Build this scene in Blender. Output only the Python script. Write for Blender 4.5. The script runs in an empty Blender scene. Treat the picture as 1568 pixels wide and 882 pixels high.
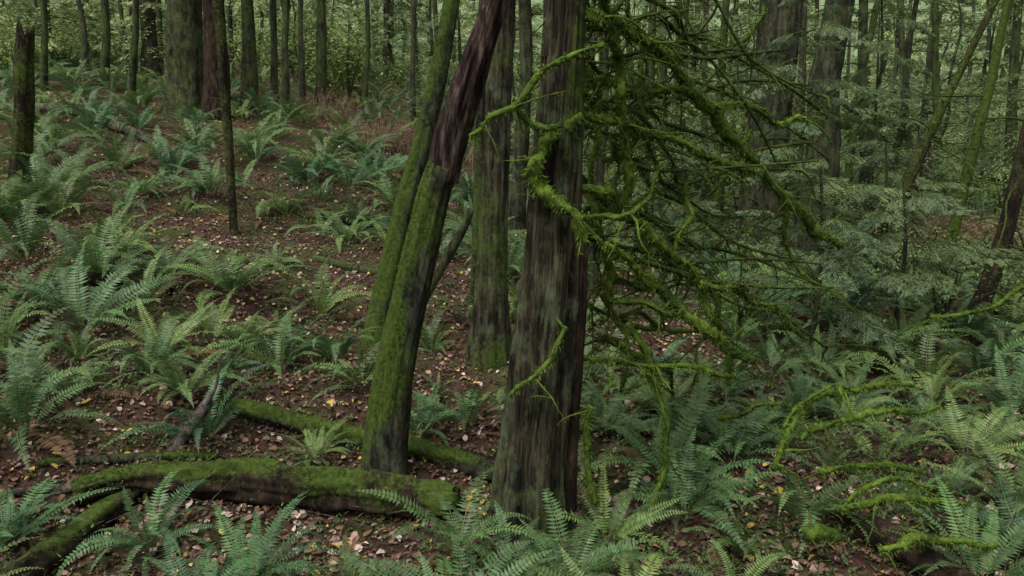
import bpy, math, random
import numpy as np
from mathutils import Vector, noise, Matrix
random.seed(11); rng=np.random.default_rng(11)
scene=bpy.context.scene
# ------------------------------------------------------------ camera
PITCH=math.radians(12); CZ=2.6; FPX=1230.0
cam=bpy.data.cameras.new("camera"); co=bpy.data.objects.new("camera",cam)
scene.collection.objects.link(co); co.location=(0,0,CZ); co.rotation_euler=(math.radians(90)-PITCH,0,0)
cam.sensor_width=36; cam.lens=36*FPX/1568; cam.clip_end=2000; cam.clip_start=0.05
scene.camera=co
FW=Vector((0,math.cos(PITCH),-math.sin(PITCH))); UP=Vector((0,math.sin(PITCH),math.cos(PITCH)))
CP=Vector((0,0,CZ))
# ------------------------------------------------------------ terrain
def hh(x,y):
    x=np.asarray(x,float); y=np.asarray(y,float)
    L=1/(1+np.exp(np.clip((x+0.3)/1.6,-30,30)))
    yy=np.clip(y-5,0,25)
    r=0.13*yy*L + 0.07*np.clip(-x-2,0,25)
    m=0.05*np.sin(x*1.3+y*0.7+1)+0.05*np.sin(x*-0.8+y*1.5+2.3)+0.035*np.sin(x*2.9+y*1.7)+0.03*np.sin(-x*2.1+y*3.7+4)
    m=m+0.014*np.sin(x*7.1+y*3.3+1)+0.012*np.sin(-x*5.3+y*8.7)+0.008*np.sin(x*13+y*9)+0.008*np.sin(x*11-y*15)
    far=np.clip((y-52)/110,0,1)
    return r+m+far*25
def H(x,y): return float(hh(x,y))
def ray(u,v): return FW+Vector((1,0,0))*((u-784)/FPX)+UP*((441-v)/FPX)
def PY(u,v,y0):
    r=ray(u,v); return CP+r*(y0/r.y)
def G(u,v):
    r=ray(u,v); t=2.0
    while t<70:
        p=CP+r*t
        if p.z<H(p.x,p.y): return p
        t+=0.02
    return CP+r*40
# ------------------------------------------------------------ materials
def newmat(name):
    m=bpy.data.materials.new(name); m.use_nodes=True; nt=m.node_tree
    return m,nt,nt.nodes["Principled BSDF"]
def N(nt,t,**k):
    n=nt.nodes.new(t)
    for a,b in k.items(): setattr(n,a,b)
    return n
def ramp(nt,src,stops):
    r=nt.nodes.new('ShaderNodeValToRGB'); e=r.color_ramp.elements
    while len(e)<len(stops): e.new(0.5)
    for i,(p,c) in enumerate(stops):
        e[i].position=p; e[i].color=(*c,1)
    nt.links.new(src,r.inputs[0]); return r
def mixc(nt,fac,a,b,mode='MIX'):
    m=nt.nodes.new('ShaderNodeMix'); m.data_type='RGBA'; m.blend_type=mode
    for s,i in ((fac,0),(a,6),(b,7)):
        if hasattr(s,'links'): nt.links.new(s,m.inputs[i])
        else: m.inputs[i].default_value = s if i==0 else (*s,1)
    return m.outputs[2]
def coords(nt,scale=(1,1,1)):
    t=nt.nodes.new('ShaderNodeTexCoord'); m=nt.nodes.new('ShaderNodeMapping'); m.inputs['Scale'].default_value=scale
    nt.links.new(t.outputs['Object'],m.inputs[0]); return m.outputs[0]
def noi(nt,co,scale,detail=6,rough=0.6):
    n=N(nt,'ShaderNodeTexNoise'); n.inputs['Scale'].default_value=scale; n.inputs['Detail'].default_value=detail
    n.inputs['Roughness'].default_value=rough; nt.links.new(co,n.inputs['Vector']); return n.outputs['Fac']
def bump(nt,b,h,st,dist):
    n=N(nt,'ShaderNodeBump'); n.inputs['Strength'].default_value=st; n.inputs['Distance'].default_value=dist
    nt.links.new(h,n.inputs['Height']); nt.links.new(n.outputs[0],b.inputs['Normal'])
MOSS_D=(0.022,0.04,0.007); MOSS_L=(0.13,0.195,0.028)
def sc3(c,k): return tuple(x*k for x in c)
def bark(name,dark,mid,light,zs=0.12,sc=14,lichen=0.0,k=1.6,thr=1.12):
    m,nt,b=newmat(name)
    c1=coords(nt,(1,1,zs)); c2=coords(nt)
    n1=noi(nt,c1,sc,8,0.75); n2=noi(nt,c2,3,5); n3=noi(nt,c2,26,4,0.7)
    base=ramp(nt,n1,[(0.38,sc3(dark,k)),(0.5,sc3(mid,k)),(0.64,sc3(light,k))]).outputs[0]
    sp=ramp(nt,n2,[(0.35,(0.45,0.45,0.45)),(0.7,(1.4,1.35,1.25))]).outputs[0]
    base=mixc(nt,1.0,base,sp,'MULTIPLY')
    if lichen>0:
        n4=noi(nt,coords(nt,(1,1,0.5)),9,7,0.75)
        lf=ramp(nt,n4,[(0.52-0.05*lichen,(0,0,0)),(0.66,(lichen,)*3)]).outputs[0]
        base=mixc(nt,lf,base,(0.15,0.2,0.105))
    at=N(nt,'ShaderNodeAttribute',attribute_name='moss')
    a=N(nt,'ShaderNodeMath',operation='ADD'); nt.links.new(at.outputs['Fac'],a.inputs[0]); nt.links.new(n2,a.inputs[1])
    a2=N(nt,'ShaderNodeMath',operation='ADD'); nt.links.new(a.outputs[0],a2.inputs[0]); nt.links.new(n3,a2.inputs[1])
    mr=N(nt,'ShaderNodeMapRange'); mr.inputs[1].default_value=thr; mr.inputs[2].default_value=thr+0.3
    nt.links.new(a2.outputs[0],mr.inputs[0])
    mc=ramp(nt,n3,[(0.3,MOSS_D),(0.7,(0.09,0.135,0.021))]).outputs[0]
    col=mixc(nt,mr.outputs[0],base,mc)
    nt.links.new(col,b.inputs['Base Color']); b.inputs['Roughness'].default_value=0.9
    b.inputs['Specular IOR Level'].default_value=0.15
    bump(nt,b,n1,1.0,0.04)
    return m
M_snag=bark("snag_bark",(0.007,0.006,0.004),(0.037,0.031,0.019),(0.115,0.098,0.062),0.06,24,0.65,1.0)
M_twin=bark("mossy_bark",(0.012,0.01,0.007),(0.032,0.031,0.02),(0.1,0.1,0.075),0.25,16,0.5,1.0,1.02)
M_dead=bark("dead_red_bark",(0.006,0.004,0.003),(0.04,0.024,0.018),(0.19,0.15,0.13),0.12,14,0.0,0.9)
M_bark=bark("forest_bark",(0.01,0.0095,0.006),(0.037,0.035,0.022),(0.082,0.08,0.054),0.1,14,0.4,1.05)
M_far=bark("hazy_far_bark",(0.025,0.024,0.016),(0.05,0.049,0.034),(0.085,0.086,0.062),0.1,10,0.3,1.05)  # distance haze put into the colour: dark tones lifted and greyed
M_dark=bark("rotten_wood",(0.008,0.005,0.004),(0.027,0.019,0.012),(0.072,0.05,0.033),0.3,14,0,1.05)
M_grey=bark("grey_dead_wood",(0.02,0.016,0.014),(0.08,0.068,0.06),(0.2,0.178,0.16),0.4,16,0,1.1)
def mossmat(name,d,l):
    m,nt,b=newmat(name); c=coords(nt)
    n=noi(nt,c,22,5,0.7); n2=noi(nt,c,3,3)
    col=ramp(nt,n,[(0.3,d),(0.7,l)]).outputs[0]
    s=ramp(nt,n2,[(0.3,(0.4,0.44,0.48)),(0.7,(1.3,1.25,1.05))]).outputs[0]
    nt.links.new(mixc(nt,1.0,col,s,'MULTIPLY'),b.inputs['Base Color']); b.inputs['Roughness'].default_value=1
    b.inputs['Specular IOR Level'].default_value=0.1
    bump(nt,b,n,0.8,0.015); return m
M_moss=mossmat("moss",MOSS_D,MOSS_L)
M_mossbr=mossmat("moss_branch",(0.022,0.042,0.008),(0.14,0.215,0.035))
M_mossdull=mossmat("moss_dull",(0.02,0.03,0.01),(0.085,0.12,0.03))
def leafmat(name,c0,c1,rough=0.5,spec=0.5,transl=0.25):
    m,nt,b=newmat(name)
    oi=N(nt,'ShaderNodeObjectInfo'); at=N(nt,'ShaderNodeAttribute',attribute_name='moss')
    col=ramp(nt,oi.outputs['Random'],[(0.0,c0),(1.0,c1)]).outputs[0]
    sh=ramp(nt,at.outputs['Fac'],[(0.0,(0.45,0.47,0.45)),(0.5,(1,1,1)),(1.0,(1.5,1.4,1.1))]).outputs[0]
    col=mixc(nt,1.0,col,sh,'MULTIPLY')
    nt.links.new(col,b.inputs['Base Color']); b.inputs['Roughness'].default_value=rough
    b.inputs['Specular IOR Level'].default_value=spec
    if transl>0:
        tr=N(nt,'ShaderNodeBsdfTranslucent'); nt.links.new(col,tr.inputs[0])
        mx=N(nt,'ShaderNodeMixShader'); mx.inputs[0].default_value=transl
        nt.links.new(b.outputs[0],mx.inputs[1]); nt.links.new(tr.outputs[0],mx.inputs[2])
        nt.links.new(mx.outputs[0],nt.nodes['Material Output'].inputs[0])
    return m
M_fern=leafmat("fern_green",(0.068,0.158,0.068),(0.135,0.212,0.058),0.48,0.34)
M_ferndead=leafmat("fern_dead",(0.13,0.08,0.045),(0.18,0.11,0.055),0.8,0.2)
M_stem=leafmat("fern_stem",(0.12,0.13,0.04),(0.14,0.12,0.05),0.6,0.3,0)
M_cedar=leafmat("cedar_foliage",(0.15,0.22,0.12),(0.17,0.23,0.1),0.5,0.33,0.3)
M_hem=leafmat("conifer_foliage",(0.1,0.16,0.07),(0.18,0.24,0.09),0.6,0.3,0.3)
M_farhem=leafmat("hazy_distant_foliage",(0.2,0.27,0.13),(0.36,0.43,0.2),0.7,0.2,0.3)  # paler green stands in for mist over the far trees, no volume
M_shrub=leafmat("shrub_foliage",(0.12,0.19,0.06),(0.24,0.31,0.09),0.7,0.2,0.3)
M_herb=leafmat("herb_green",(0.08,0.135,0.045),(0.08,0.135,0.045),0.6,0.3)
def attrcol(name):
    m,nt,b=newmat(name); at=N(nt,'ShaderNodeAttribute',attribute_name='lcol')
    nt.links.new(at.outputs['Color'],b.inputs['Base Color']); b.inputs['Roughness'].default_value=0.6
    b.inputs['Specular IOR Level'].default_value=0.3
    return m
M_litter=attrcol("leaf_litter_mat")
def groundmat():
    m,nt,b=newmat("forest_floor"); c=coords(nt)
    n2=noi(nt,c,9,8,0.75); n3=noi(nt,c,40,6,0.75); n4=noi(nt,c,1.6,6,0.6)
    base=ramp(nt,n2,[(0.3,(0.024,0.014,0.01)),(0.5,(0.088,0.05,0.034)),(0.7,(0.175,0.108,0.076))]).outputs[0]
    fine=ramp(nt,n3,[(0.3,(0.3,0.3,0.3)),(0.7,(1.5,1.4,1.3))]).outputs[0]
    base=mixc(nt,1.0,base,fine,'MULTIPLY')
    mossc=ramp(nt,n3,[(0.3,(0.02,0.03,0.008)),(0.7,(0.1,0.14,0.028))]).outputs[0]
    mf=ramp(nt,n4,[(0.48,(0,0,0)),(0.6,(0.8,0.8,0.8))]).outputs[0]
    near=mixc(nt,mf,base,mossc)
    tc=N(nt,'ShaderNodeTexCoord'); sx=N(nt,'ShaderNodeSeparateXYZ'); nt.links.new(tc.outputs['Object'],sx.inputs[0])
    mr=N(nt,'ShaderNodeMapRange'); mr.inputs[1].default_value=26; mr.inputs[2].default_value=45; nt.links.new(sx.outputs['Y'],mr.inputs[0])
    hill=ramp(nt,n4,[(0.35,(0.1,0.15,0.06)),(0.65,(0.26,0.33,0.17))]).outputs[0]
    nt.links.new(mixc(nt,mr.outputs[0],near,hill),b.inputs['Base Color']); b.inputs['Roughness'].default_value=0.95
    b.inputs['Specular IOR Level'].default_value=0.2
    ad=N(nt,'ShaderNodeMath',operation='ADD'); nt.links.new(n2,ad.inputs[0]); nt.links.new(n3,ad.inputs[1])
    bump(nt,b,ad.outputs[0],1.0,0.04); return m
M_ground=groundmat()
# ------------------------------------------------------------ mesh builder
class MB:
    def __init__(s): s.v=[];s.f=[];s.a=[];s.m=[]
    def build(s,name,mats,origin=(0,0,0),parent=None,smooth=True,link=True):
        me=bpy.data.meshes.new(name)
        V=np.array([tuple(p) for p in s.v],float)-np.array(tuple(origin))
        me.from_pydata(V.tolist(),[],s.f)
        for mt in mats: me.materials.append(mt)
        me.polygons.foreach_set('material_index',s.m)
        if smooth: me.polygons.foreach_set('use_smooth',[True]*len(s.f))
        at=me.attributes.new('moss','FLOAT','POINT'); at.data.foreach_set('value',s.a)
        me.update()
        if not link: return me
        return addobj(name,me,origin,parent)
    def kite(s,b,d,side,L,W,a=0.5,m=0,mid=0.38):
        i=len(s.v); c=b+d*(L*mid)
        s.v+= [b,c+side*(W/2),b+d*L,c-side*(W/2)]; s.a+=[a]*4; s.f.append((i,i+1,i+2,i+3)); s.m.append(m)
def addobj(name,me,loc=(0,0,0),parent=None):
    o=bpy.data.objects.new(name,me); scene.collection.objects.link(o); o.location=loc
    if parent is not None:
        o.parent=parent; o.location=Vector(loc)-parent.location
    return o
def empty(name,loc=(0,0,0)):
    o=bpy.data.objects.new(name,None); scene.collection.objects.link(o); o.location=loc; o.empty_display_size=0.3; return o
def crom(P,t):
    n=len(P)-1; i=min(int(t),n-1); f=t-i
    p0=P[max(i-1,0)];p1=P[i];p2=P[i+1];p3=P[min(i+2,n)]
    return 0.5*((2*p1)+(p2-p0)*f+(2*p0-5*p1+4*p2-p3)*f*f+(3*p1-p0-3*p2+p3)*f**3)
def tube(mb,pts,rad,nseg=12,ring=0.06,amp=0.12,ka=2.0,kl=2.0,seed=0,moss=0.0,mat=0,flute=0,flutelen=0.4,jag=0,ridge=0,kr=7):
    P=[np.array(tuple(p)) for p in pts]; n=len(P)-1
    tot=sum(np.linalg.norm(P[i+1]-P[i]) for i in range(n))
    K=max(3,int(tot/ring)); ts=np.linspace(0,n-1e-6,K+1)
    C=[crom(P,t) for t in ts]; R=np.interp(ts,range(n+1),rad)
    start=len(mb.v); nx=None; s=0; rings=[]
    for k in range(K+1):
        T=C[min(k+1,K)]-C[max(k-1,0)]; T/= (np.linalg.norm(T)+1e-9)
        if nx is None:
            nx=np.cross(T,[0.3,0.9,0.2]); 
        nx=nx-T*np.dot(nx,T); nx/=np.linalg.norm(nx)+1e-9; ny=np.cross(T,nx)
        if k>0: s+=np.linalg.norm(C[k]-C[k-1])
        for j in range(nseg):
            th=2*math.pi*j/nseg; cx,cy=math.cos(th),math.sin(th)
            q=Vector((cx*ka+seed*3.1,cy*ka+seed,s*kl))
            d=noise.noise(q)+0.5*noise.noise(q*2.3)
            r=R[k]*(1+amp*d)
            if ridge:
                w_=0.4*noise.noise(Vector((cx*2,cy*2,s*1.5+seed)))
                q2=Vector((cx*kr+seed+w_,cy*kr+w_,s*1.3)); r+=R[k]*ridge*(0.5-1.6*max(0,0.35-abs(noise.noise(q2))*1.6))+R[k]*ridge*0.5*noise.noise(Vector((cx*14,cy*14,s*5)))
            if flute: r*=1+flute*math.exp(-s/flutelen)*(0.5+noise.noise(Vector((cx*1.6+seed,cy*1.6,5))))
            nrm=nx*cx+ny*cy; p=C[k]+nrm*r
            if jag and k==K: p=p+T*(noise.noise(Vector((cx*3,cy*3,seed)))*jag)
            mb.v.append(p); mb.a.append(moss(k/K,nrm,p) if callable(moss) else moss)
        rings.append((C[k],R[k],nx.copy(),ny.copy()))
    for k in range(K):
        for j in range(nseg):
            a=start+k*nseg+j; b=start+k*nseg+(j+1)%nseg
            mb.f.append((a,b,b+nseg,a+nseg)); mb.m.append(mat)
    for e,(k) in ((0,0),(1,K)):
        c=len(mb.v); mb.v.append(C[k]-(0 if not jag or not e else 1)*0.05*np.array([0,0,1])); mb.a.append(0.0 if jag else (mb.a[start]))
        for j in range(nseg):
            a=start+k*nseg+j; b=start+k*nseg+(j+1)%nseg
            mb.f.append((b,a,c) if not e else (a,b,c)); mb.m.append(mat)
    return rings,tot
def fuzz(mb,rings,tot,dens,Lm=0.025,W=0.006,mat=0,down=0.5,filt=None):
    cnt=int(dens*tot*(sum(r[1] for r in rings)/len(rings))*6.28)
    for _ in range(cnt):
        k=random.randrange(len(rings)-1); c,r,nx,ny=rings[k]; c2=rings[k+1][0]
        th=random.random()*6.283; nrm=nx*math.cos(th)+ny*math.sin(th)
        if filt and random.random()>filt(k/len(rings),nrm,c): continue
        p=c+(c2-c)*random.random()+nrm*r*0.95
        d=nrm+rng.normal(0,0.5,3); d[2]-=down*random.random()*1.5; d/=np.linalg.norm(d)
        sd=np.cross(d,rng.normal(0,1,3)); sd/=np.linalg.norm(sd)+1e-9
        mb.kite(p,d,sd,Lm*random.uniform(0.5,1.5),W*random.uniform(0.7,1.5),random.random(),mat)
def pxr(w,p): 
    return w/2*(Vector(p)-CP).dot(FW)/FPX
# ------------------------------------------------------------ ground mesh
def make_ground():
    nx,ny=520,560; a=6.0
    u=np.linspace(-1,1,nx); xs=420*np.sinh(a*u)/np.sinh(a)
    v=np.linspace(-1,1,ny); ys=7+420*np.sinh(a*v)/np.sinh(a)
    X,Y=np.meshgrid(xs,ys); Z=hh(X,Y)
    V=np.stack([X.ravel(),Y.ravel(),Z.ravel()],1)
    idx=np.arange(nx*ny).reshape(ny,nx)
    F=np.stack([idx[:-1,:-1].ravel(),idx[:-1,1:].ravel(),idx[1:,1:].ravel(),idx[1:,:-1].ravel()],1)
    me=bpy.data.meshes.new("ground"); me.vertices.add(len(V)); me.vertices.foreach_set('co',V.ravel())
    me.loops.add(F.size); me.loops.foreach_set('vertex_index',F.ravel().astype(np.int32))
    me.polygons.add(len(F)); me.polygons.foreach_set('loop_start',(np.arange(len(F))*4).astype(np.int32))
    me.polygons.foreach_set('use_smooth',np.ones(len(F),bool))
    me.materials.append(M_ground); me.update(calc_edges=True); me.validate(); addobj("ground",me)
make_ground()
# ------------------------------------------------------------ trunks
trunk_xy=[]; trunk_axes=[]
def trunk(name,pp,mat=None,y0=None,yend=None,nseg=20,ring=0.08,amp=0.12,ka=2.5,kl=0.6,moss=0.0,flute=0.4,extend=6.0,seed=None,fz=0,filt=None,jag=0,parent=None,ridge=0,kr=7):
    seed=random.random()*50 if seed is None else seed
    b=G(pp[0][0],pp[0][1]) if y0 is None else PY(pp[0][0],pp[0][1],y0)
    yb=b.y; ye=yb if yend is None else yend
    pts=[];rad=[]
    for i,(u,v,w) in enumerate(pp):
        y=yb+(ye-yb)*i/(len(pp)-1); p=PY(u,v,y); pts.append(p); rad.append(pxr(w,p))
    gz=H(b.x,b.y); drop=max(0.35,b.z-gz+0.3) if y0 is not None and extend>0 else 0.35
    trunk_axes.append(pts[:])
    d=pts[1]-pts[0]; d.normalize()
    pts.insert(0,pts[0]-d*drop); rad.insert(0,rad[0]*1.15)
    if extend>0:
        d=(pts[-1]-pts[-2]).normalized()
        for k in (0.5,1.0): pts.append(pts[-1]+d*extend*0.5); rad.append(rad[-1]*0.75)
    mb=MB(); rings,tot=tube(mb,pts,rad,nseg,ring,amp,ka,kl,seed,moss,0,flute,0.5,jag,ridge,kr)
    if fz: fuzz(mb,rings,tot,fz,0.022,0.006,1,0.3,filt)
    trunk_xy.append((b.x,b.y,rad[1]))
    return mb.build(name,[mat or M_bark,M_moss],b,parent),b
nz=lambda p,f,s=0:noise.noise(Vector((p[0]*f+s,p[1]*f,p[2]*f)))
snag_root=empty("cedar_snag",G(812,815))
def ms(t,n,p): return (0.2 if n[0]>0.2 else -0.03)+0.42*nz(p,1.9)+(0.22 if t<0.16 else 0)-0.15*(0.3<t<0.6)
trunk("trunk",[(812,815,104),(818,700,93),(828,600,87),(838,500,81),(846,400,76),(850,300,71),(856,200,67),(862,100,62),(868,0,57)],M_snag,nseg=150,ring=0.028,amp=0.22,ka=2.8,kl=0.4,moss=ms,flute=0.35,parent=snag_root,fz=900,filt=lambda t,n,p:0.9 if ms(t,n,p)>0.2 else 0.02,extend=5,ridge=0.14,kr=5)
YS=snag_root.location.y
trunk("broken_slab",[(872,700,22),(876,560,28),(884,450,30),(890,372,18)],M_dark,y0=YS-0.02,nseg=28,ring=0.04,amp=0.3,moss=0.0,flute=0,extend=0,jag=0.25,parent=snag_root,ridge=.15,kr=3)
def mA(t,n,p):
    side=-n[0]*0.75+n[2]*0.4; return 0.23+side*0.48+0.45*nz(p,2)-0.12*(t<0.2)
tw,bA=trunk("mossy_leaning_tree",[(588,735,66),(594,650,58),(606,560,55),(625,470,53),(645,380,50),(664,300,47),(680,255,46)],M_twin,nseg=72,ring=0.03,amp=0.15,ka=2.4,kl=0.9,moss=mA,flute=0.25,extend=0,fz=3000,filt=lambda t,n,p:0.9 if mA(t,n,p)>0.2 else 0.06,ridge=0.07)
mb=MB()
pp=[(676,275,44),(690,215,48),(706,160,46),(722,105,42),(738,60,40),(752,20,36),(768,-40,30),(790,-120,25),(820,-300,15)]
pts=[PY(u,v,bA.y) for u,v,w in pp]; tube(mb,pts,[pxr(w,p) for (u,v,w),p in zip(pp,pts)],72,0.025,0.3,2.4,1.3,4,-0.5,ridge=0.16,kr=3)
mb.build("dead_upper_trunk",[M_dead],pts[0],tw)
def mB(t,n,p): return 0.25-n[0]*0.3+0.4*nz(p,2)
trunk("mossy_tree",[(576,530,44),(590,455,38),(606,380,35),(625,300,32),(645,230,30),(664,150,28),(678,80,26),(692,0,24)],M_twin,nseg=40,ring=0.05,moss=mB,fz=1500,filt=lambda t,n,p:0.8 if mB(t,n,p)>0.2 else 0.08,extend=5,ridge=0.06)
def m3(t,n,p): return 0.1+0.35*nz(p,1.5)+(0.2 if t<0.2 else 0)
trunk("cedar_tree",[(748,548,64),(750,500,52),(753,420,44),(757,320,40),(762,200,38),(766,90,37),(770,0,36)],M_snag,nseg=64,ring=0.05,amp=0.13,moss=m3,flute=0.5,extend=6,ridge=0.1,kr=5)
trunk("mossy_sapling_trunk",[(728,470,18),(731,380,18),(733,280,17),(735,180,16),(738,60,14)],M_twin,nseg=14,moss=0.15,extend=3)
trunk("leaning_dead_stem",[(668,425,12),(690,385,15),(712,345,13),(722,320,9)],M_snag,y0=8.8,nseg=14,moss=0.1,extend=0,flute=0)
trunk("dead_snag_pole",[(358,358,14),(354,290,13),(350,220,14),(344,140,14),(338,60,14),(332,0,15)],M_dark,nseg=16,moss=0.18,extend=4,flute=0.1)
trunk("broken_snag",[(30,292,32),(33,240,28),(36,170,26),(36,110,27),(38,70,26),(39,52,24)],M_dark,nseg=28,ring=0.05,amp=0.25,moss=0.22,extend=0,jag=0.35)
trunk("big_cedar_tree",[(285,178,64),(285,130,54),(284,60,50),(282,0,48)],M_bark,nseg=56,moss=0.16,extend=6,flute=0.5,ridge=0.08)
trunk("big_cedar_tree",[(332,182,44),(332,120,36),(329,60,33),(327,0,32)],M_dark,nseg=28,moss=-0.05,extend=6)
for (u,v,w,u2,w2) in [(230,92,24,222,22),(205,80,10,208,9),(162,80,12,160,11),(68,76,9,66,9),(130,75,8,120,7),(382,120,22,378,19),(420,130,11,418,10),(437,105,10,440,9),(490,165,17,492,14),(462,100,8,460,7),(560,130,7,562,7),(632,140,8,635,7)]:
    trunk("forest_tree",[(u,v,w*1.1),(u*0.6+u2*0.4+random.uniform(-3,3),v*0.6,w*.95),(u2,0,w2)],M_far if w<9 else M_bark,y0=random.uniform(22,30) if v<150 else None,nseg=12,ring=0.25,moss=random.uniform(0.05,0.25),extend=6)
nright=len(trunk_axes)
trunk("douglas_fir_tree",[(1158,398,84),(1163,350,68),(1172,260,60),(1180,160,60),(1188,80,60),(1196,0,60)],M_bark,nseg=64,ring=0.08,amp=0.15,moss=0.05,extend=6,flute=0.4,ridge=0.08)
trunk("douglas_fir_tree",[(1238,405,60),(1250,320,50),(1262,220,46),(1262,140,44),(1272,80,42),(1286,0,40)],M_bark,nseg=48,moss=0.1,extend=6,ridge=0.08)
trunk("leaning_tree",[(1348,372,20),(1372,315,20),(1400,255,18),(1435,180,14),(1475,100,11)],M_dark,y0=12.5,nseg=14,moss=0.25,extend=3)
trunk("leaning_tree",[(1455,372,17),(1475,290,16),(1498,200,15),(1518,120,14),(1535,40,12)],M_twin,y0=12,nseg=14,moss=0.4,extend=3)
trunk("leaning_tree",[(1488,500,26),(1512,440,24),(1535,370,24),(1552,300,22),(1575,200,20)],M_dark,nseg=18,moss=0.1,extend=3)
trunk("broken_snag",[(1402,330,34),(1405,290,28),(1412,250,26),(1415,228,20)],M_dead,y0=17,nseg=18,moss=-0.3,extend=0,jag=0.5)
for (u,v,w,u2,w2,y) in [(800,200,20,803,20,15),(915,290,16,926,12,11),(985,290,14,1000,12,14),(970,270,10,960,9,20),(1035,260,12,1040,9,18),(1100,290,14,1112,11,16),(1080,250,10,1082,9,22),(1330,300,16,1322,13,18),(1300,260,11,1345,9,20),(1215,250,10,1232,9,24),(1440,280,11,1432,9,22),(1395,250,10,1380,8,24),(1545,280,14,1560,12,19),(860,240,12,930,10,16),(1010,260,9,1012,8,26)]:
    trunk("forest_tree",[(u,v,w*1.15),(u*0.5+u2*0.5+random.uniform(-5,5),v*0.5,w),(u2,0,w2)],M_bark,y0=y,nseg=12,ring=0.2,moss=random.uniform(0.1,0.35),extend=6)
# ------------------------------------------------------------ mossy branches
def twig(mb,p,d,L,r,seed,mossmat=1,dens=2500):
    pts=[Vector(p)]; d=Vector(d).normalized()
    for k in range(4):
        d=(d+Vector((random.uniform(-.4,.4),random.uniform(-.4,.4),random.uniform(-.45,.2)))).normalized()
        pts.append(pts[-1]+d*L/4)
    rg,t=tube(mb,pts,[r,r*0.85,r*0.7,r*0.5,r*0.2],6,0.04,0.5,2,9,seed,1.0,mossmat)
    if dens: fuzz(mb,rg,t,dens,0.02,0.006,mossmat,0.8)
    return pts
def branches(name,lst,parent,twigs=5,matbase=M_mossbr,mossm=M_mossbr,dens=3500,kr=1.1,tl=0.45):
    mb=MB()
    for pts,ya,yb in lst:
        n=len(pts)-1; P=[];R=[]
        for i,(u,v,w) in enumerate(pts):
            y=ya+(yb-ya)*i/n+ (random.uniform(-.06,.06) if 0<i<n else 0); p=PY(u,v,y); P.append(p); R.append(pxr(w,p)*kr*0.85)
        Q=[P[0]];RR=[R[0]]
        for i in range(n):
            L=(P[i+1]-P[i]).length; j=Vector((random.uniform(-1,1),random.uniform(-1,1),random.uniform(-1,1)))*L*0.1
            k=random.uniform(.7,1.4)
            Q+=[(P[i]+P[i+1])/2+j,P[i+1]]; RR+=[(R[i]+R[i+1])/2*k,R[i+1]]
        rg,tot=tube(mb,Q,RR,12,0.02,0.75,1.6,14,random.random()*40,1.0,0)
        fuzz(mb,rg,tot,dens,0.03,0.007,1,0.9)
        for _ in range(int(twigs*tot)):
            k=random.randrange(len(rg)); c,r,nx,ny=rg[k]
            d=Vector(rng.normal(0,1,3)); d.z=d.z*0.6-0.25
            L=random.uniform(0.08,tl)
            pt=twig(mb,c,d,L,random.uniform(0.004,0.011),random.random()*30)
            if L>0.3: twig(mb,pt[2],Vector(rng.normal(0,1,3)),0.18,0.004,random.random()*30)
    return mb.build(name,[matbase,mossm],parent.location if parent else (0,0,0),parent)
Y=YS
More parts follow.
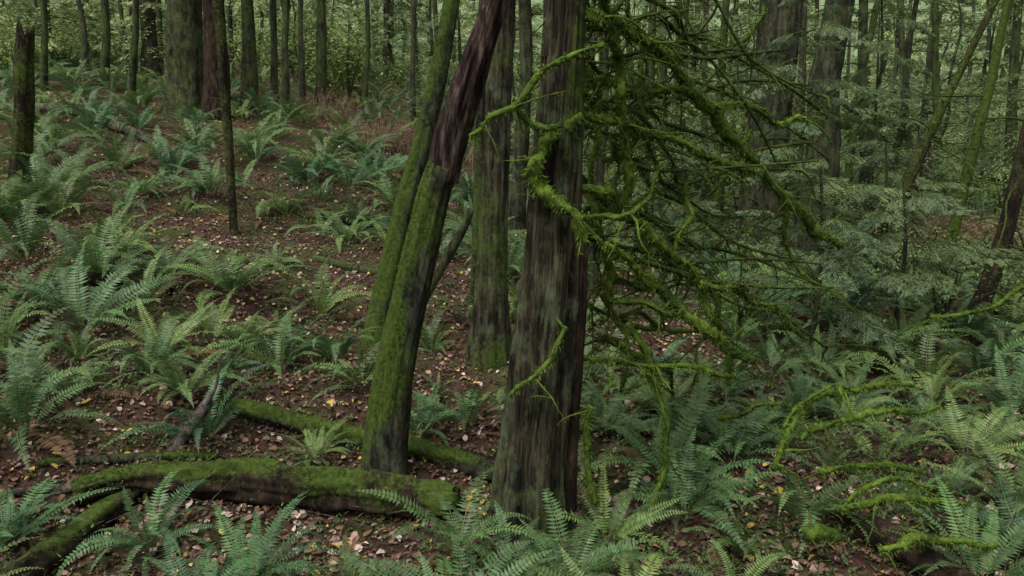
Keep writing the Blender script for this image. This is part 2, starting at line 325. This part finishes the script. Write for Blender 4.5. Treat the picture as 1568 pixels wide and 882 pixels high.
main=[
 ([(892,178,12),(860,198,18),(832,222,20),(818,255,22),(826,288,22),(852,308,20),(885,330,18),(895,372,15)],Y-0.1,Y-0.35),
 ([(720,208,7),(752,178,9),(790,164,10),(822,118,11),(865,90,11),(925,68,9)],Y-0.4,Y-0.1),
 ([(790,164,9),(812,190,9),(838,196,9),(860,190,8)],Y-0.3,Y-0.2),
 ([(925,-20,14),(940,30,15),(990,62,14),(1040,112,14),(1090,172,15),(1150,240,15),(1205,305,16),(1248,355,17),(1290,378,10)],Y,Y+2.2),
 ([(885,175,12),(955,188,11),(1030,212,11),(1108,248,11),(1165,262,7)],Y,Y+1.2),
 ([(890,20,16),(932,38,17),(948,90,16),(950,150,15),(960,240,12),(955,310,9)],Y,Y+0.4),
 ([(890,288,10),(940,300,11),(985,345,12),(1030,392,12),(1072,432,11),(1088,485,10),(1112,535,8)],Y,Y+0.8),
 ([(928,372,9),(985,425,14),(1045,478,15),(1098,515,14),(1155,552,10)],Y,Y+0.7),
 ([(895,345,9),(928,395,9),(932,455,9),(990,463,8),(1040,482,7)],Y,Y+0.3),
 ([(880,545,10),(950,553,10),(1055,560,9),(1125,578,6)],Y,Y+0.5),
 ([(960,495,8),(1000,575,9),(1022,650,9),(1020,715,9),(1000,785,8)],Y+0.2,Y+0.1),
 ([(895,335,9),(955,332,9),(995,302,8),(1012,250,6)],Y,Y+0.2),
 ([(780,606,6),(815,580,8),(845,550,8),(866,500,6)],Y-0.26,Y-0.2),
 ([(890,130,12),(950,132,10),(1000,138,14),(1060,142,8)],Y+0.3,Y+0.9),
 ([(905,622,10),(900,680,11),(912,770,12)],Y-0.05,Y-0.05),
 ([(895,100,9),(918,150,8),(915,220,9),(905,290,9),(912,350,7)],Y+0.3,Y+0.4),
 ([(1060,420,9),(1090,440,9),(1100,500,8),(1115,590,6)],Y+0.6,Y+0.7),
 ([(920,450,7),(960,520,6),(950,600,6)],Y+0.3,Y+0.3),
 ([(930,520,7),(985,545,7),(1010,600,6)],Y+0.5,Y+0.3),
 ([(960,240,6),(985,190,8),(980,120,8),(990,60,6)],Y+0.8,Y+1),
 ([(1085,300,6),(1120,260,9),(1150,200,8)],Y+2,Y+2.2),
 ([(1010,60,5),(1080,90,7),(1140,60,8),(1170,10,7)],Y+1.5,Y+2.5),
 ([(1030,390,7),(1060,330,8),(1050,280,6)],Y+.6,Y+.9),
 ([(1072,165,8),(1130,160,8),(1190,190,7),(1240,185,5)],Y+1,Y+2),
 ([(1072,432,8),(1130,440,7),(1190,470,6),(1235,520,5)],Y+.5,Y+1.2),
 ([(1205,305,8),(1200,360,7),(1230,420,6),(1290,450,5)],Y+1.7,Y+1.9),
]
branches("mossy_branches",main,snag_root,5)
more=[([(880+random.uniform(0,60),v,8),(940+random.uniform(0,60),v+random.uniform(-30,60),8),(1020+random.uniform(0,70),v+random.uniform(-40,120),6),(1080+random.uniform(0,200),v+random.uniform(0,160),3)],Y+0.4,Y+random.uniform(0.8,2.8)) for v in (0,20,40,60,80,100,130,150,170,190,215,245,270,300,320,345,370,400,430,455,480,520)]
branches("dull_mossy_branches",more,snag_root,7,M_mossdull,M_mossdull,2200,1.0,0.6)
fb=[
 ([(1185,720,8),(1210,655,10),(1255,605,10),(1330,592,9),(1400,590,5)],4.95,5.4),
 ([(1225,672,7),(1290,645,9),(1370,628,8),(1440,622,4)],5.0,5.5),
 ([(1255,722,10),(1320,715,12),(1410,722,7)],4.6,4.9),
 ([(1280,778,9),(1350,765,12),(1430,768,10),(1500,778,6)],4.3,4.5),
 ([(1345,842,10),(1400,822,13),(1470,828,10),(1540,832,6)],3.9,4.1),
 ([(1235,820,22),(1262,815,24),(1290,822,12)],4.2,4.2),
 ([(1100,640,5),(1160,620,6),(1230,640,5)],5.4,5.6),
 ([(1200,655,5),(1225,620,7),(1275,590,6),(1310,600,4)],5.0,5.2),
 ([(1290,780,6),(1330,745,8),(1390,735,6),(1450,745,3)],4.4,4.6),
]
branches("fallen_mossy_branches",fb,None,6)
branches("mossy_twig",[([(1425,485,6),(1490,478,7),(1530,465,6),(1590,440,5)],6,6.5)],None,3)
mb=MB()
for ax in trunk_axes[nright:]:
    for _ in range(10):
        t=random.uniform(0.15,len(ax)-1.001); c=crom([np.array(tuple(p)) for p in ax],t); a=random.random()*6.28
        pt=twig(mb,c,(math.cos(a),math.sin(a),random.uniform(-.2,.3)),random.uniform(.6,1.9),random.uniform(.008,.018),random.random()*40,0,500)
        for _k in range(2): twig(mb,pt[random.choice((2,3))],Vector(rng.normal(0,1,3)),random.uniform(.3,.7),.007,random.random()*40,0,400)
mb.build("dead_side_branches",[M_mossdull])
# ------------------------------------------------------------ logs
def log(name,pp,mat,lift=0.5,nseg=24,moss=0.3,fz=0,filt=None,amp=0.2,sub=M_moss,jag=0.1):
    P=[];R=[]
    for u,v,w in pp:
        g=G(u,v+w*0.4); r=pxr(w,g); P.append(Vector((g.x,g.y,H(g.x,g.y)+r*lift))); R.append(r)
    mb=MB(); rg,t=tube(mb,P,R,nseg,0.03,amp,1.8,2.5,random.random()*50,moss,0,jag=jag,ridge=0.08,kr=4)
    if fz: fuzz(mb,rg,t,fz,0.022,0.007,1,0.3,filt)
    return mb.build(name,[mat,sub],P[0])
def ml(t,n,p): return 0.1+0.5*n[2]+0.75*nz(p,2.6)
fl=lambda t,n,p: 0.95 if ml(t,n,p)>0.28 else 0.05
log("mossy_log",[(115,762,38),(200,742,42),(290,738,52),(380,742,58),(450,752,50),(540,758,56),(625,768,60),(700,775,42)],M_dark,1.05,48,ml,2300,fl,0.4)
log("rotten_log",[(10,900,46),(60,862,44),(110,828,40),(160,790,38),(200,765,30)],M_dark,0.9,28,lambda t,n,p:-0.15+0.35*n[2]+0.4*nz(p,2),500,lambda t,n,p:0.5 if nz(p,2)>0.1 else 0.03,0.3)
log("mossy_log",[(320,615,22),(380,630,28),(450,648,28),(540,668,28),(640,690,30),(740,722,26),(790,740,16)],M_twin,1.0,20,ml,2600,fl,0.4)
log("mossy_log",[(60,712,12),(150,706,14),(260,700,13),(330,702,9)],M_twin,1.0,12,ml,2200,fl)
log("mossy_log",[(860,655,18),(900,650,24),(960,665,16)],M_twin,0.8,16,ml,2200,fl)
log("rotten_log",[(1290,795,32),(1340,825,40),(1400,862,42),(1470,905,42)],M_dark,1.4,28,-0.2,0,jag=0.2)
log("fallen_log",[(470,330,14),(540,335,20),(600,345,14)],M_dark,0.8,16,0.1)
log("fallen_log",[(40,165,12),(110,170,16),(170,190,16),(230,215,12)],M_grey,0.9,14,0.1)
log("fallen_log",[(870,515,16),(780,510,14),(700,490,12)],M_dark,0.8,14,0.1)
log("fallen_log",[(480,395,10),(540,410,14),(590,420,12)],M_twin,0.8,12,0.1)
log("fallen_log",[(90,440,18),(180,428,24),(260,445,18)],M_dark,0.7,16,0.1)
mb=MB()
p0=G(245,712)
pp=[(240,718,20),(275,675,20),(310,628,18),(338,592,16),(370,575,11),(402,560,6)]
P=[PY(u,v,p0.y+0.25*i) for i,(u,v,w) in enumerate(pp)]
tube(mb,P,[pxr(w,p)*0.9 for (u,v,w),p in zip(pp,P)],14,0.04,0.3,2,3,3,-0.1)
q=P[2]; twg=[q,q+Vector((0.1,0.05,0.18)),q+Vector((0.12,0.1,0.35))]; tube(mb,twg,[0.02,0.014,0.005],8,0.04,0.2,2,3,8,0)
mb.build("dead_branch",[M_grey],P[0])
log("dead_branch",[(-20,765,10),(50,755,12),(110,752,14),(160,742,10)],M_grey,1.3,10,-0.2)
# ------------------------------------------------------------ ferns
def fern_mesh(idx,nf,Lr,upright,dead=0.12):
    mb=MB()
    for k in range(nf):
        az=k*2.39996+random.uniform(-.4,.4); L=random.uniform(*Lr)
        inner=k/nf
        e0=math.radians(random.uniform(48,76)+upright*15*(1-inner)-inner*15)
        isdead=random.random()<dead and inner>0.4
        if isdead: e0=math.radians(15)
        e1=math.radians(random.uniform(-55,20)-(20 if inner>0.6 else 0))
        n=32; step=L/n; p=Vector((math.cos(az)*0.03,math.sin(az)*0.03,0.0)); tw=random.uniform(-.5,.5)
        yaw=az; dy=random.uniform(-.8,.8)/n; Wm=L*random.uniform(0.085,0.112); sh=random.uniform(0.05,0.85)
        prev=None; pw=random.uniform(1.0,1.7)
        for i in range(n+1):
            t=i/n; e=e0+(e1-e0)*(t**pw); yaw+=dy
            T=Vector((math.cos(yaw)*math.cos(e),math.sin(yaw)*math.cos(e),math.sin(e)))
            S=Vector((-math.sin(yaw),math.cos(yaw),0)); Nn=T.cross(S)*-1
            S=(S*math.cos(tw)+Nn*math.sin(tw)); Nn=S.cross(T)
            if Nn.z<0: Nn=-Nn
            if t>0.1:
                f=min(1,(t-0.06)/0.22)*(1-max(0,(t-0.4)/0.6)**1.5)
                for sg in (-1,1):
                    if random.random()<0.03: continue
                    l=Wm*f*random.uniform(0.82,1.1)+0.004
                    d=(S*sg*0.95+T*0.32+Nn*random.uniform(-.05,.25)-Vector((0,0,0.15))).normalized()
                    sd=(T*0.95-S*sg*0.3+Nn*random.uniform(-.25,.25)).normalized()
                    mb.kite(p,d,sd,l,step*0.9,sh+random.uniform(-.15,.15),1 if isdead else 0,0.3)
            w=0.0035*(1-t*0.7)
            i0=len(mb.v); mb.v+=[p-S*w+Nn*0.002,p+S*w+Nn*0.002]; mb.a+=[0.5,0.5]
            if prev is not None: mb.f.append((prev,prev+1,i0+1,i0)); mb.m.append(1 if isdead else 2)
            prev=i0; p=p+T*step
    return mb.build("sword_fern_mesh_%d"%idx,[M_fern,M_ferndead,M_stem],link=False,smooth=False)
FM=[fern_mesh(i,random.randint(18,30),(0.5,1.0),random.random(),0.13) for i in range(9)]
FMs=[fern_mesh(20+i,random.randint(7,12),(0.4,0.85),random.random(),0.3) for i in range(4)]
fern_pos=[]
def fern(g,s,meshes=FM,parent=None,name="sword_fern",sink=0.02):
    o=bpy.data.objects.new(name,random.choice(meshes)); scene.collection.objects.link(o)
    o.location=(g[0],g[1],H(g[0],g[1])-sink); o.scale=(s,s,s*random.uniform(0.85,1.15))
    o.rotation_euler=(random.uniform(-.18,.18),random.uniform(-.18,.18),random.uniform(0,6.28)); fern_pos.append((g[0],g[1],s))
    if parent: o.parent=parent
    return o
for u,v,s in [(40,660,1.25),(5,560,1.25),(110,610,.9),(285,605,0.9),(355,450,1.25),(490,485,1.15),(235,840,0.68),(385,905,0.7),(310,935,0.6),(700,850,0.85),(870,895,0.75),(1010,735,1.05),(1050,790,0.85),(1225,800,0.75),(1500,895,0.8),(485,705,0.5),(715,650,0.85),(555,590,0.9),(520,550,0.8),(130,510,1.15),(150,430,1.15),(60,470,1.2),(640,665,0.6),(780,880,0.5),(660,540,0.7),(930,830,0.65),(250,540,.85),(1120,700,.9),(1300,655,.6),(1380,690,.65),(1480,700,.8),(1550,640,1.1),(1420,600,1.0),(1500,580,1.1),(1330,560,1.1),(1180,560,.9),(1560,780,.8),(1450,760,.5),(540,895,0.35),(1010,630,.7),(1130,850,.55),(1100,610,.8),(40,400,1.3),(170,375,.9),(420,410,.8),(220,470,.9),(440,540,.7),(380,530,.6)]:
    fern(G(u,v),s)
for u,v,s in [(535,290,1.7),(580,280,1.5),(470,280,1.5),(555,240,1.6),(505,235,1.5),(450,190,1.5),(600,265,1.3),(20,340,1.3),(90,335,1.2),(110,285,1.3),(60,310,1.2),(180,262,1.3),(245,245,1.4),(300,225,1.4),(270,265,1.2),(390,250,1.4),(420,215,1.4),(215,300,.9),(440,330,1.0),(400,180,1.4),(150,215,1.4),(80,230,1.4),(210,200,1.4),(120,150,1.5),(170,140,1.5),(70,120,1.5),(40,140,1.5),(200,130,1.4),(250,150,1.3)]:
    fern(G(u,v),s)
und=empty("fern_undergrowth")
bare=[(-4.2,11.3,1.9,1.3),(-2.2,10.3,1.5,1.4),(-1.2,8.2,1.1,.9),(-1.6,6.9,0.8,0.6),(1.7,8.6,.9,0.8),(-2.5,6.6,0.5,0.5),(-0.3,6.0,.7,.5),(-6,10.4,1.2,.9),(-1.7,4.9,1.45,0.65),(0.6,5.2,0.5,0.5),(-1.5,6.0,.8,.5),(-.7,5.5,.8,.45),(-3.1,5.2,.6,.55),(2.0,3.95,.7,.5)]
def isbare(x,y,k=1.0): return any(((x-a)/(c*k))**2+((y-b)/(d*k))**2<1 for a,b,c,d in bare)
cnt=0
for _ in range(14000):
    y=random.uniform(3.6,34); x=random.uniform(-0.74,0.74)*(y+2)
    if isbare(x,y): continue
    if any((x-a)**2+(y-b)**2<(0.3+r)**2 for a,b,r in trunk_xy): continue
    mind=0.57 if y<9 else (0.68 if y<14 else 0.9)
    if x>1: mind*=0.95
    if noise.noise(Vector((x*0.35,y*0.35,3)))<(-0.28 if x<0 and y<12 else -0.5) and y<24: continue
    if any((x-a)**2+(y-b)**2<(mind*(0.35+0.65*s))**2 for a,b,s in fern_pos): continue
    if y<5 and random.random()<0.6: continue
    s=random.uniform(0.42,0.95) if y<9 else random.uniform(0.7,1.25)
    if y>14: s*=1.25
    fern((x,y),s,FM if random.random()<0.7 else FMs,und); cnt+=1
print("ferns",cnt)
# ------------------------------------------------------------ conifer foliage
def bough(mb,o,az,L,e0,droop,nsec,ntert,ll,lw,mat=0,stemmat=1,smax=0.38):
    p=Vector(o); n=nsec; step=L/n; yaw=az; prev=None; pts=[]; wob=random.uniform(-.04,.04)
    for i in range(n+1):
        t=i/n; e=e0-droop*t; yaw+=random.uniform(-.06,.06)+wob
        T=Vector((math.cos(yaw)*math.cos(e),math.sin(yaw)*math.cos(e),math.sin(e))); S=Vector((-math.sin(yaw),math.cos(yaw),0))
        w=0.006*L*(1-t)+0.002
        i0=len(mb.v); mb.v+=[p-S*w,p+S*w,p+Vector((0,0,w*1.5))]; mb.a+=[0.3]*3
        if prev is not None:
            for a,b in ((0,1),(1,2),(2,0)): mb.f.append((prev+a,prev+b,i0+b,i0+a)); mb.m.append(stemmat)
        prev=i0; pts.append((p.copy(),T,yaw))
        if ntert and t>0.12:
            for sg in (-1,1):
                sl=L*smax*min(1,(1-t)*1.6+0.12)*random.uniform(0.5,1.15)
                if random.random()<0.15: continue
                d=(S*sg*0.75+T*0.65+Vector((0,0,random.uniform(-.3,0.1)))).normalized(); q=p.copy(); st=sl/ntert
                sh=random.uniform(0.1,0.9)
                for j in range(ntert+1):
                    d=(d+Vector((0,0,-0.9/ntert*0.6))).normalized(); q=q+d*st
                    s2=d.cross(Vector((0,0,1))).normalized(); tt=j/ntert
                    for g in (-1,1):
                        dd=(s2*g*0.8+d*0.7+Vector((0,0,random.uniform(-.25,.1)))).normalized(); ss=dd.cross(Vector((random.uniform(-.4,.4),random.uniform(-.4,.4),1))).normalized()
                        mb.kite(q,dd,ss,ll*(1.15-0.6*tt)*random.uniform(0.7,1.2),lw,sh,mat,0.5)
        p=p+T*step
    return pts
def tree_mesh(name,Ht,r,z0,nb,Lb,ll,lw,nsec,ntert,fm,bm,moss=0.1):
    mb=MB()
    P=[Vector((0,0,-0.4))]; 
    for k in range(1,7): P.append(Vector((random.uniform(-.02,.02)*Ht,random.uniform(-.02,.02)*Ht,Ht*k/6)))
    tube(mb,P,[r*1.2,r,r*.85,r*.7,r*.5,r*.3,0.02],9,0.5,0.15,2,0.7,random.random()*30,moss,1)
    for k in range(nb):
        f=random.random()**1.4; z=z0+(Ht-z0)*f; idx=z/Ht*6; c=crom([np.array(tuple(p)) for p in P],min(5.99,idx))
        L=Lb*(1-0.6*f)*random.uniform(0.6,1.15)
        bough(mb,c,random.random()*6.28,L,random.uniform(-.1,.35),random.uniform(0.3,0.9),nsec,ntert,ll,lw,0,1)
    return mb.build(name,[fm,bm],link=False,smooth=False)
far_forest=empty("distant_forest")
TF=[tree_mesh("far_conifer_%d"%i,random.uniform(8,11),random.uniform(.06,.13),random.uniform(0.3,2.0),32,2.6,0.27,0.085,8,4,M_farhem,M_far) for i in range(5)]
TM=[tree_mesh("mid_conifer_%d"%i,random.uniform(6.5,8.5),random.uniform(.05,.1),random.uniform(0.8,2.0),34,2.3,0.12,0.032,12,5,M_hem,M_bark) for i in range(4)]
def shrub_mesh(i,R,Hs,n,ll):
    mb=MB()
    for k in range(7):
        a=random.random()*6.28; top=Vector((math.cos(a)*R*random.random(),math.sin(a)*R*random.random(),Hs*random.uniform(.5,1)))
        pts=[Vector((0,0,-.1)),top*0.5+Vector((random.uniform(-.1,.1),random.uniform(-.1,.1),.1)),top]; tube(mb,pts,[.02,.014,.005],5,.3,.1,2,1,k,.1,1)
        for c in range(n//7):
            f=random.uniform(.3,1.05); b=top*f+Vector(rng.normal(0,1,3))*R*.28; dd=Vector(rng.normal(0,1,3)); dd.z*=.4; dd.normalize()
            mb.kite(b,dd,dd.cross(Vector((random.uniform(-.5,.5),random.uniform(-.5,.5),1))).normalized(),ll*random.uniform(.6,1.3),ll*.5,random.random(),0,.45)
    return mb.build("shrub_mesh_%d"%i,[M_shrub,M_far],link=False,smooth=False)
SH=[shrub_mesh(i,random.uniform(.9,1.5),random.uniform(1.2,3.2),700,.16) for i in range(4)]
SHs=[shrub_mesh(10+i,random.uniform(.4,.7),random.uniform(.6,1.1),420,.05) for i in range(3)]
def inst(name,me,x,y,s,parent=None,rx=0.04):
    o=bpy.data.objects.new(name,me); scene.collection.objects.link(o); o.location=(x,y,H(x,y)); o.scale=(s,s,s)
    o.rotation_euler=(random.uniform(-rx,rx),random.uniform(-rx,rx),random.random()*6.28)
    if parent: o.parent=parent
    return o
tp=[]
for _ in range(3000):
    y=random.uniform(29,75); x=random.uniform(-0.75,0.75)*(y+4)
    if any((x-a)**2+(y-b)**2<3.6**2 for a,b in tp): continue
    if x<0 and y<35 and random.random()<0.6: continue
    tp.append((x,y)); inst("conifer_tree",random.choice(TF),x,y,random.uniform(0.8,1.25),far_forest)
    if len(tp)>160: break
for _ in range(120):
    y=random.uniform(27,50); x=random.uniform(-0.75,0.75)*y
    inst("shrub",random.choice(SH),x,y,random.uniform(.7,1.3),far_forest)
for x,y,s in [(3.6,17,.9),(6.0,19,1),(8.5,18,1),(11,17,1),(9.5,22,1.1),(13,21,1),(4.5,23,1),(1.2,20,.9),(7.0,25,1),(2.5,26,1),(15,26,1),(11.5,14,.8),(5.2,15.5,.8),(-1.5,25,.8),(-8,31,.8),(-15,33,.9),(3.2,20.5,.9),(0,23,.8),(-2.8,30,.9),(12.5,24,1.1)]:
    inst("hemlock_tree",random.choice(TM),x,y,s)
for _ in range(40):
    y=random.uniform(9,24); x=random.uniform(.25,.75)*y
    inst("huckleberry_shrub",random.choice(SHs),x,y,random.uniform(.7,1.3),und)
mb=MB()
for _ in range(50):
    y=random.uniform(30,60); x=random.uniform(-0.7,0.6)*y; r=random.uniform(0.05,0.14); z=H(x,y)
    P=[Vector((x,y,z-.3)),Vector((x+random.uniform(-.3,.3),y,z+6)),Vector((x+random.uniform(-.8,.8),y,z+14))]
    tube(mb,P,[r*1.2,r,r*.5],7,1.2,0.1,2,1,random.random()*9,0.1,0)
mb.build("distant_trunks",[M_far],(0,0,0),far_forest)
BM=[]
for i in range(6):
    mb=MB(); pts=bough(mb,(0,0,0),0,1.3,random.uniform(0,.3),random.uniform(.5,.9),14,0,.05,.01)
    for k in range(3,15):
        for sg in (-1,1):
            if random.random()<0.3 and k<13: continue
            p,T,yw=pts[k]
            bough(mb,p,yw+sg*random.uniform(.3,1.1),random.uniform(.26,.5)*(1.25-k/20),random.uniform(-.5,.1),random.uniform(.3,.9),10,4,0.045,0.017,smax=0.42)
    BM.append(mb.build("cedar_bough_mesh_%d"%i,[M_cedar,M_bark],link=False,smooth=False))
def young_cedar(x,y,Ht,z0,nb,sc):
    root=empty("young_cedar_tree",(x,y,H(x,y)))
    mb=MB(); P=[Vector((x,y,H(x,y)-.2)),Vector((x+.06,y,H(x,y)+Ht*.5)),Vector((x-.05,y,H(x,y)+Ht))]
    tube(mb,P,[.035,.025,.008],10,.1,.15,2,1,3,.0); mb.build("trunk",[M_bark],root.location,root)
    for k in range(nb):
        f=k/nb; z=z0+(Ht-z0)*f
        o=bpy.data.objects.new("bough",random.choice(BM)); scene.collection.objects.link(o); o.parent=root
        o.location=(0.03,0,z); s=sc*(1-.35*f)*random.uniform(.6,1.15); o.scale=(s,s,s)
        o.rotation_euler=(random.uniform(-.3,.3),random.uniform(-.25,.35),random.random()*6.28)
young_cedar(3.3,8.6,2.3,.6,16,.9)
young_cedar(4.5,9.2,1.9,.5,16,.9)
young_cedar(5.9,12.8,2.4,.6,14,.9)
young_cedar(4.2,12.0,4.4,1.2,18,1.1)
young_cedar(2.2,13.5,3.2,.8,14,1.0)
young_cedar(6.8,15.5,4.5,1,16,1.1)
# ------------------------------------------------------------ litter
def leafmesh(name,cnt,xr,yr,size,palette,thr,tilt=0.5,lift=0.012):
    x=rng.uniform(-1,1,cnt); y=rng.uniform(yr[0],yr[1],cnt); x=x*xr*(y+2)
    keep=np.array([noise.noise(Vector((x[i]*0.9,y[i]*0.9,7)))+0.5*noise.noise(Vector((x[i]*3,y[i]*3,2)))>thr or isbare(x[i],y[i],1.2) for i in range(cnt)])
    x=x[keep]; y=y[keep]; z=hh(x,y)+lift
    k=len(x); a=rng.uniform(0,6.28,k); L=rng.uniform(*size,k); W=L*rng.uniform(0.45,0.85,k)
    nrm=np.stack([rng.normal(0,tilt,k),rng.normal(0,tilt,k),np.ones(k)],1); nrm/=np.linalg.norm(nrm,axis=1)[:,None]
    d=np.stack([np.cos(a),np.sin(a),np.zeros(k)],1); d-=nrm*np.sum(d*nrm,1)[:,None]; d/=np.linalg.norm(d,axis=1)[:,None]
    s=np.cross(nrm,d); c=np.stack([x,y,z+L*0.15],1)
    prof=[(-.5,0,0),(-.25,.42,.12),(.1,.5,.2),(.3,.25,.05),(.5,0,-.05),(.28,-.28,.1),(.05,-.5,.22),(-.3,-.38,.1)]
    vs=np.stack([c+d*(p*L)[:,None]+s*(q*W)[:,None]+nrm*(r*L)[:,None] for p,q,r in prof],1)
    V=vs.reshape(-1,3); n=len(prof); F=np.arange(k*n).reshape(k,n)
    pal=np.array([c for c,w in palette]); w=np.array([w for c,w in palette],float); w/=w.sum()
    col=pal[rng.choice(len(pal),k,p=w)]*rng.uniform(0.6,1.25,(k,1))
    me=bpy.data.meshes.new(name); me.from_pydata(V.tolist(),[],F.tolist()); me.materials.append(M_litter)
    at=me.attributes.new('lcol','FLOAT_COLOR','POINT')
    cc=np.concatenate([np.repeat(col,n,0),np.ones((k*n,1))],1); at.data.foreach_set('color',cc.ravel()); me.update()
    return addobj(name,me)
pal=[((.5,.37,.3),2),((.32,.2,.15),3),((.19,.098,.06),5),((.11,.058,.038),5),((.5,.37,.08),1.6),((.54,.46,.36),.7)]
leafmesh("fallen_leaves",46000,0.72,(3,24),(0.03,0.075),pal,-0.12)
leafmesh("brown_duff",60000,0.72,(3,16),(0.015,0.05),[((.16,.088,.056),4),((.095,.05,.034),4),((.23,.15,.1),2),((.07,.09,.025),2.2)],-0.6)
mb=MB()
for _ in range(3600):
    y=random.uniform(3,18); x=random.uniform(-.7,.7)*(y+2); z=H(x,y)+.015; a=random.random()*6.28; L=random.uniform(.08,.6)
    d=Vector((math.cos(a),math.sin(a),random.uniform(-.05,.4))).normalized(); s=Vector((-d.y,d.x,0)); w=random.uniform(.002,.006)
    p=Vector((x,y,z)); m_=p+d*L*.5+Vector((random.uniform(-.03,.03),random.uniform(-.03,.03),random.uniform(0,.03))); e=p+d*L
    i=len(mb.v); 
    for q,ww in ((p,w),(m_,w*.8),(e,w*.3)): mb.v+=[q-s*ww,q+s*ww,q+Vector((0,0,1.6*ww))]; mb.a+=[.1]*3
    for k in (0,3):
        for a_,b_ in ((0,1),(1,2),(2,0)): mb.f.append((i+k+a_,i+k+b_,i+k+3+b_,i+k+3+a_)); mb.m.append(0)
mb.build("fallen_twigs",[M_grey])
mb=MB()
for _ in range(12000):
    y=random.uniform(3,20); x=random.uniform(-.72,.72)*(y+2)
    n_=noise.noise(Vector((x*.8,y*.8,20)))
    if n_<(-0.16 if x<1 else -0.35) or isbare(x,y,.8) and random.random()<.75: continue
    z=H(x,y); k=random.randint(4,9); hgt=random.uniform(.04,.22); sh=random.random()
    for j in range(k):
        a=random.random()*6.28; e=random.uniform(.2,1.3); d=Vector((math.cos(a)*math.cos(e),math.sin(a)*math.cos(e),math.sin(e)))
        b=Vector((x,y,z))+d*hgt*random.random(); 
        for q in range(3):
            aa=random.random()*6.28; dd=(d*.4+Vector((math.cos(aa),math.sin(aa),.1))).normalized(); ss=dd.cross(Vector((0,.2,1))).normalized()
            mb.kite(b+d*q*.02,dd,ss,random.uniform(.02,.06),random.uniform(.008,.022),sh,0)
mb.build("low_ground_plants",[M_herb],smooth=False)
mb=MB()
for cx,cy,rx_,n_ in ((8.6,16,1.8,900),(-2.6,21,1.5,500),(-6,24,2,300),(10,14,1.5,300),(-9,30,5,900),(0,31,5,700)):
    for _ in range(n_):
        x=cx+random.gauss(0,rx_*.5); y=cy+random.gauss(0,rx_*.4); z=H(x,y)
        d=Vector((random.uniform(-.6,.6),random.uniform(-.6,.6),1)).normalized(); L=random.uniform(.3,1.0); s=d.cross(Vector((0,1,0))).normalized()
        mb.kite(Vector((x,y,z)),d,s,L,.012,.5,0)
        for q in range(5):
            aa=random.random()*6.28; dd=(d*.3+Vector((math.cos(aa),math.sin(aa),-.1))).normalized(); mb.kite(Vector((x,y,z))+d*L*random.uniform(.4,1),dd,dd.cross(Vector((0,.1,1))).normalized(),.16,.03,random.random(),0)
M_brack=leafmat("dry_bracken_mat",(0.27,0.175,0.12),(0.27,0.175,0.12),.8,.2)
mb.build("dry_bracken",[M_brack],smooth=False)
# ------------------------------------------------------------ light
w=bpy.data.worlds.new("World"); scene.world=w; w.use_nodes=True; nt=w.node_tree
sky=nt.nodes.new('ShaderNodeTexSky'); sky.sky_type='NISHITA'; sky.sun_disc=False
sky.sun_elevation=math.radians(62); sky.sun_rotation=math.radians(215); sky.dust_density=5; sky.air_density=1.0
hs=nt.nodes.new('ShaderNodeHueSaturation'); hs.inputs['Saturation'].default_value=0.28
nt.links.new(sky.outputs[0],hs.inputs['Color'])
bg=nt.nodes['Background']; nt.links.new(hs.outputs[0],bg.inputs[0]); bg.inputs[1].default_value=0.15
sun=bpy.data.lights.new("sun",'SUN'); sun.energy=2.5; sun.angle=math.radians(35); sun.color=(1,.985,.94)
so=bpy.data.objects.new("sun",sun); scene.collection.objects.link(so)
el,ro=math.radians(62),math.radians(215)
dv=Vector((math.sin(ro)*math.cos(el),math.cos(ro)*math.cos(el),math.sin(el)))
so.rotation_euler=dv.to_track_quat('Z','Y').to_euler(); so.location=(0,0,20)
scene.view_settings.view_transform='Standard'; scene.view_settings.look='None'; scene.view_settings.exposure=0
